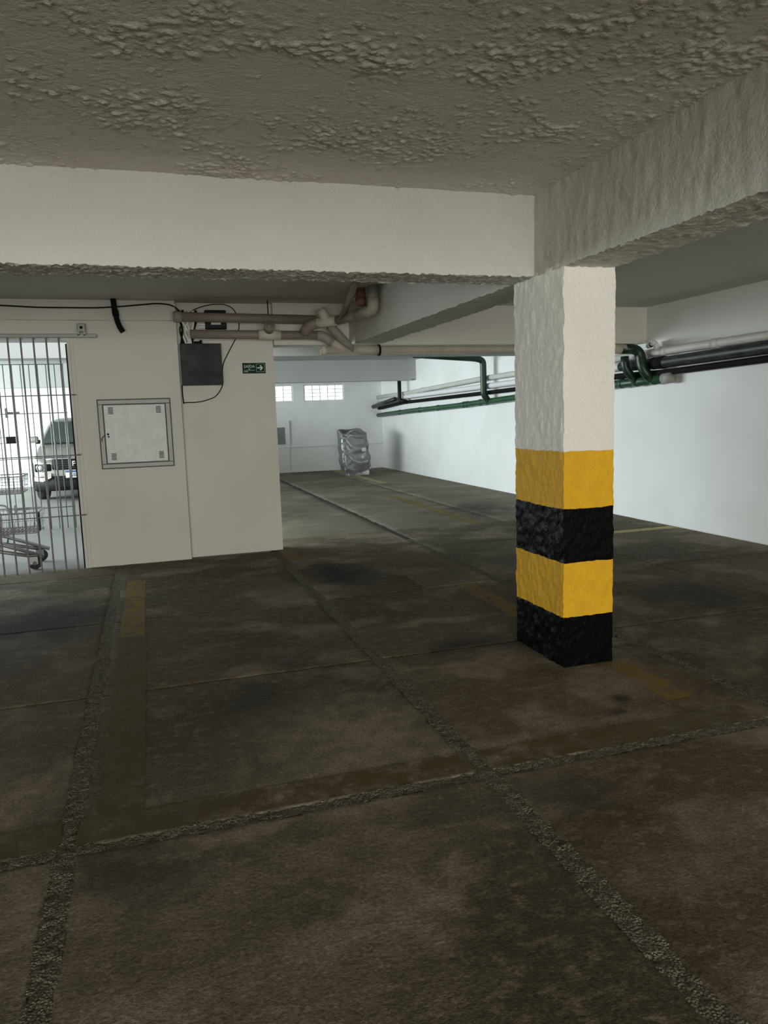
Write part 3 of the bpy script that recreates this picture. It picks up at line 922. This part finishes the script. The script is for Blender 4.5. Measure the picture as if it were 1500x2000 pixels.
def basket(name, xa, xb, ya, yb, za, zb, taper):
    gs = []
    def rect(z, t):
        return [(xa + t, ya + t, z), (xb - t, ya + t, z), (xb - t, yb - t, z), (xa + t, yb - t, z), (xa + t, ya + t, z)]
    gs.append(tube(fillet(rect(zb, 0), .03, 3), .007, 6))
    gs.append(tube(fillet(rect(za, taper), .03, 3), .008, 6))
    for u in (0.33, 0.7): gs.append(tube(rect(za + (zb - za) * u, taper * (1 - u)), .003, 5))
    nx, ny = int((xb - xa) / .035), int((yb - ya) / .04)
    for k in range(nx + 1):
        x = xa + (xb - xa) * k / nx
        xt = xa + taper + (xb - xa - 2 * taper) * k / nx
        gs.append(tube([(x, ya, zb), (xt, ya + taper, za), (xt, yb - taper, za), (x, yb, zb)], .0028, 5))
    for k in range(ny + 1):
        y = ya + (yb - ya) * k / ny
        yt = ya + taper + (yb - ya - 2 * taper) * k / ny
        gs.append(tube([(xa, y, zb), (xa + taper, yt, za), (xb - taper, yt, za), (xb, y, zb)], .0028, 5))
    return obj(name, join(*gs), 'cart_steel', ct, True)


basket('lower_basket', -1.98, -1.115, 8.06, 8.56, 0.37, 0.575, 0.02)
basket('upper_basket', -1.98, -1.24, 8.08, 8.54, 0.77, 0.935, 0.015)
obj('bumper', box(-1.125, -1.10, 8.05, 8.085, 0.39, 0.57, .006), 'rubber', ct)
obj('bumper', box(-1.255, -1.232, 8.07, 8.10, 0.775, 0.93, .006), 'rubber', ct)
for y in (8.08, 8.54):
    obj('frame_rail', tube([(-1.92, y, 0.44), (-1.50, y, 0.285), (-1.10, y, 0.125)], .019, 10), 'cart_steel', ct, True)
    obj('frame_rail', tube([(-1.95, y, 0.27), (-1.50, y, 0.205), (-1.17, y, 0.125)], .019, 10), 'cart_steel', ct, True)
    obj('upright', tube([(-1.93, y, 0.12), (-1.96, y, 1.02)], .014, 10), 'cart_steel', ct, True)
    obj('upright', tube(fillet([(-1.5, y, .21), (-1.47, y, .36), (-1.45, y, .58), (-1.5, y, .62), (-1.8, y, .62)], .04), .01, 8), 'cart_steel', ct, True)
    for x in (-1.185, -1.90):
        fk = obj('caster_fork', join(box(x - .045, x + .03, y - .028, y - .022, .055, .14), box(x - .045, x + .03, y + .022, y + .028, .055, .14), box(x - .045, x + .03, y - .028, y + .028, .13, .145)), 'cart_steel', ct)
        obj('wheel', tube([(x, y - .019, .064), (x, y - .013, .064), (x, y + .013, .064), (x, y + .019, .064)], [.055, .064, .064, .055], 20), 'rubber', ct, True)
        obj('hub', cyl((x, y - .03, .064), (x, y + .03, .064), .02, 12), 'steel_frame', ct, True)
obj('handle', tube([(-1.96, 8.06, 1.02), (-1.96, 8.56, 1.02)], .016, 10), 'rubber', ct, True)

# ------------------------------------------------------------------ car in the court (front faces -Y)
CX, CY = -1.26, 14.92
car = thing('car', (CX, CY + 2.0, 0), 'silver sport utility car facing the barred gate', 'car')


def csec(hw, z0, z1, rb, rt, y, n=5):
    """rounded rectangle cross-section in XZ at depth y"""
    P = []
    for (cx, cz, r, a0) in ((hw - rb, z0 + rb, rb, -90), (hw - rt, z1 - rt, rt, 0), (-hw + rt, z1 - rt, rt, 90), (-hw + rb, z0 + rb, rb, 180)):
        for k in range(n):
            a = math.radians(a0 + 90 * k / (n - 1))
            P.append((CX + cx + r * math.cos(a), CY + y, cz + r * math.sin(a)))
    return P


def loft(secs, caps=True):
    n = len(secs[0])
    V = [p for s in secs for p in s]
    F = []
    for i in range(len(secs) - 1):
        for k in range(n):
            a, b = i * n + k, i * n + (k + 1) % n
            F.append([a, b, b + n, a + n])
    if caps:
        F.append(list(range(n))[::-1])
        F.append([(len(secs) - 1) * n + k for k in range(n)])
    return np.array(V), F


body = loft([csec(.70, .24, .74, .10, .08, .04), csec(.78, .22, .80, .10, .07, .10), csec(.83, .20, .86, .08, .08, .22), csec(.85, .20, .92, .08, .10, .45),
             csec(.86, .20, 1.0, .06, .12, .85), csec(.87, .20, 1.06, .06, .14, 1.2), csec(.87, .20, 1.08, .06, .12, 2.2), csec(.87, .20, 1.08, .06, .12, 3.4), csec(.84, .25, 1.05, .08, .12, 3.95), csec(.76, .3, .98, .1, .12, 4.1)])
bd = obj('body', body, 'car_paint', car, True)


def ring(z, yf, yb, hw, r, n=5):
    P = []
    for (cx, cy, a0) in ((hw - r, yb - r, 0), (-hw + r, yb - r, 90), (-hw + r, yf + r, 180), (hw - r, yf + r, 270)):
        for k in range(n):
            a = math.radians(a0 + 90 * k / (n - 1))
            P.append((CX + cx + r * math.cos(a), CY + cy + r * math.sin(a), z))
    return P


obj('cabin', loft([ring(1.03, .95, 3.95, .80, .07), ring(1.2, 1.16, 3.85, .76, .07), ring(1.38, 1.42, 3.7, .69, .08), ring(1.48, 1.62, 3.55, .64, .1), ring(1.535, 1.85, 3.35, .56, .2), ring(1.55, 2.1, 3.1, .42, .2)]), 'car_paint', car, True)
wv = []
for (z, y, hw) in ((1.055, .965, .735), (1.2, 1.135, .70), (1.38, 1.395, .632), (1.47, 1.58, .58)):
    for u in np.linspace(-1, 1, 9): wv.append((CX + hw * u, CY + y + .03 * u * u * u * u - .014, z))
wf = [[i * 9 + k, i * 9 + k + 1, i * 9 + k + 10, i * 9 + k + 9] for i in range(3) for k in range(8)]
obj('windshield', (np.array(wv), wf), 'car_glass', car, True)
obj('wiper_cowl', box(CX - .74, CX + .74, CY + .90, CY + 1.0, 1.04, 1.062, .008), 'car_black', car)
for s in (-1, 1):
    obj('side_window', loft([[(CX + s * x, CY + y, z) for (x, y, z) in r] for r in
                             ([(.795, 1.35, 1.09), (.80, 3.3, 1.09), (.70, 3.2, 1.40), (.695, 1.68, 1.40)], [(.80, 1.35, 1.09), (.806, 3.3, 1.09), (.71, 3.2, 1.40), (.705, 1.68, 1.40)])]), 'car_glass', car)
    m = obj('mirror', box(min(CX + s * .83, CX + s * 1.0), max(CX + s * .83, CX + s * 1.0), CY + 1.12, CY + 1.24, 1.07, 1.20, .03), 'car_paint', car, True)
    obj('mirror_stalk', box(min(CX + s * .80, CX + s * .88), max(CX + s * .80, CX + s * .88), CY + 1.13, CY + 1.22, 1.05, 1.13, .01), 'car_black', m)
    hl = obj('headlight', box(min(CX + s * .50, CX + s * .80), max(CX + s * .50, CX + s * .80), CY + .03, CY + .25, .56, .71, .03), 'car_black', car, True)
    lx = CX + s * .69
    obj('lens', tube([(lx, CY + .012, .635), (lx, CY + .035, .635)], .05, 16), 'lamp_glass', hl, True)
    obj('lamp_ring', tube([(lx + .068 * math.cos(a), CY + .018, .635 + .068 * math.sin(a)) for a in np.linspace(0, 2 * math.pi, 17)], .007, 6), 'chrome', hl, True)
    obj('fog_trim', loft([[(CX + s * .82, CY + .04, z), (CX + s * .66, CY - .01, z - .02), (CX + s * .52, CY - .005, z + .05), (CX + s * .52, CY + .06, z + .05), (CX + s * .66, CY + .06, z - .02), (CX + s * .82, CY + .11, z)] for z in (.40, .475)]), 'chrome', car)
    wh = obj('wheel', tube([(CX + s * .66, CY + .78, .33), (CX + s * .68, CY + .78, .33), (CX + s * .85, CY + .78, .33), (CX + s * .87, CY + .78, .33)], [.29, .33, .33, .29], 28), 'rubber', car, True)
    obj('rim', tube([(CX + s * .86, CY + .78, .33), (CX + s * .878, CY + .78, .33)], .21, 24), 'steel_frame', wh, True)
    wh = obj('wheel', tube([(CX + s * .66, CY + 3.3, .33), (CX + s * .68, CY + 3.3, .33), (CX + s * .85, CY + 3.3, .33), (CX + s * .87, CY + 3.3, .33)], [.29, .33, .33, .29], 28), 'rubber', car, True)
    obj('rim', tube([(CX + s * .86, CY + 3.3, .33), (CX + s * .878, CY + 3.3, .33)], .21, 24), 'steel_frame', wh, True)
    obj('wheel_arch', tube([(CX + s * .872, CY + .78 + .38 * math.cos(a), .33 + .38 * math.sin(a)) for a in np.linspace(-.2, math.pi + .2, 14)], .03, 8), 'car_black', car, True)
gr = obj('grille', box(CX - .50, CX + .50, CY + .0, CY + .12, .585, .775, .03), 'car_black', car, True)
for z in (.62, .66, .70, .74): obj('grille_bar', box(CX - .42, CX + .42, CY - .006, CY + .01, z - .006, z + .006, .002, 1), 'steel_dark', gr)
obj('badge', text_geo('FIAT', .13, CX - .02, CY - .011, .69), 'chrome', gr)
obj('hood_trim', tube([(CX + u * .6, CY + .02 + .05 * u * u, .79) for u in np.linspace(-1, 1, 9)], .012, 8), 'chrome', car, True)
obj('lower_bumper', loft([csec(.79, .20, .47, .06, .05, .03), csec(.84, .19, .48, .06, .05, .14), csec(.868, .19, .42, .05, .05, .40)]), 'car_black', car, True)
obj('intake', box(CX - .48, CX + .48, CY + .005, CY + .06, .24, .40, .02), 'car_black', car, True)
pl = obj('licence_plate', box(CX - .27, CX + .13, CY - .02, CY - .005, .435, .565, .003), 'plate_white', car)
obj('plate_band', box(CX - .268, CX + .128, CY - .0225, CY - .019, .535, .563), 'plate_blue', pl)
obj('plate_lettering', text_geo('JSB-VJ1', .095, CX - .07, CY - .0225, .485), 'black', pl)

# ------------------------------------------------------------------ object under a silver cover
nz, na = 46, 120
TX, TY = 4.62, 17.2
V, F = [], []
for i in range(nz):
    u = i / (nz - 1)
    z = 1.03 * u
    for k in range(na):
        a = 2 * math.pi * k / na
        ca, sa = math.cos(a), math.sin(a)
        e = 0.36
        hw = 0.325 - 0.015 * u
        hd = 0.30 - 0.05 * u
        x = hw * math.copysign(abs(ca) ** e, ca)
        y = hd * math.copysign(abs(sa) ** e, sa)
        # swags: curved folds sweeping from lower left to right on the front
        ph = (z - 0.55 * (x - 0.05) ** 2 * 4 + 0.10 * math.sin(3 * x + 1)) * 2 * math.pi / 0.33
        fold = 0.03 * max(-0.4, math.sin(ph + 0.8)) * (1 - 0.3 * u) * (0.4 + 0.6 * math.exp(-((x - 0.08) / 0.22) ** 2))
        vert = 0.022 * math.sin(9 * a + 3 * z + 2 * math.sin(2 * a)) * (1 - 0.6 * u)
        gathered = -0.05 * math.exp(-(z / 0.12) ** 2)
        s = 1 + (fold + vert + gathered) / 0.31
        flare = 0.13 * max(0, ca) ** 2 * max(0, sa) * (1 - u) ** 1.2
        lift = 0.0 if u > 0.02 else 0.0
        V.append((TX + x * s + flare - 0.05 * u + 0.03 * (1 - u), TY + y * s, z + lift))
for i in range(nz - 1):
    for k in range(na):
        a, b = i * na + k, i * na + (k + 1) % na
        F.append([a, b, b + na, a + na])
base_top = (nz - 1) * na
rim = np.array(V[base_top:])
# top sheet: sagging between the raised rear edge and the front lip
nr = 9
prev = base_top
cen = rim.mean(0)
for r in range(1, nr):
    t_ = r / (nr - 1)
    st_ = len(V)
    for k in range(na):
        p = rim[k] * (1 - t_) + cen * t_
        xx, yy = (p[0] - cen[0]) / 0.3, (p[1] - cen[1]) / 0.25
        dz = 0.06 * (yy * 0.6) * (1 - t_) - 0.05 * math.sin(math.pi * min(1, t_ * 1.2)) * math.exp(-((xx + 0.45) / 0.5) ** 2) + 0.02 * math.sin(5 * xx + 3 * yy) * t_
        V.append((p[0], p[1], 1.03 + dz + 0.03 * math.sin(2 * xx) * t_))
    for k in range(na):
        F.append([prev + k, prev + (k + 1) % na, st_ + (k + 1) % na, st_ + k])
    prev = st_
V = np.array(V)
# lift the rear rim, dip the front-left lip
u = np.clip((V[:, 2] - 0.85) / 0.18, 0, 1)
V[:, 2] += u * (0.05 * np.clip((V[:, 1] - TY) / 0.25, -1, 1) - 0.03 * np.clip((V[:, 0] - TX - .1) / 0.2, 0, 1) - 0.02 * np.exp(-((V[:, 0] - TX + .08) / .1) ** 2))
V += np.stack([fbm(V, 9, 300, 3), fbm(V, 9, 310, 3), fbm(V, 9, 320, 3) * np.clip(V[:, 2] * 5, 0, 1)], 1) * 0.018
V[:, 2] = np.maximum(V[:, 2], 0.001)
tp = thing('covered_machine', (TX, TY, 0), 'tall bulky object wrapped in a wrinkled silver cover near the far corner', 'covered object')
obj('cover', (V, F), 'tarp', tp, True)
obj('warning_patch', box(TX + .10, TX + .20, TY - .325, TY - .318, .56, .64), 'white_label', tp)
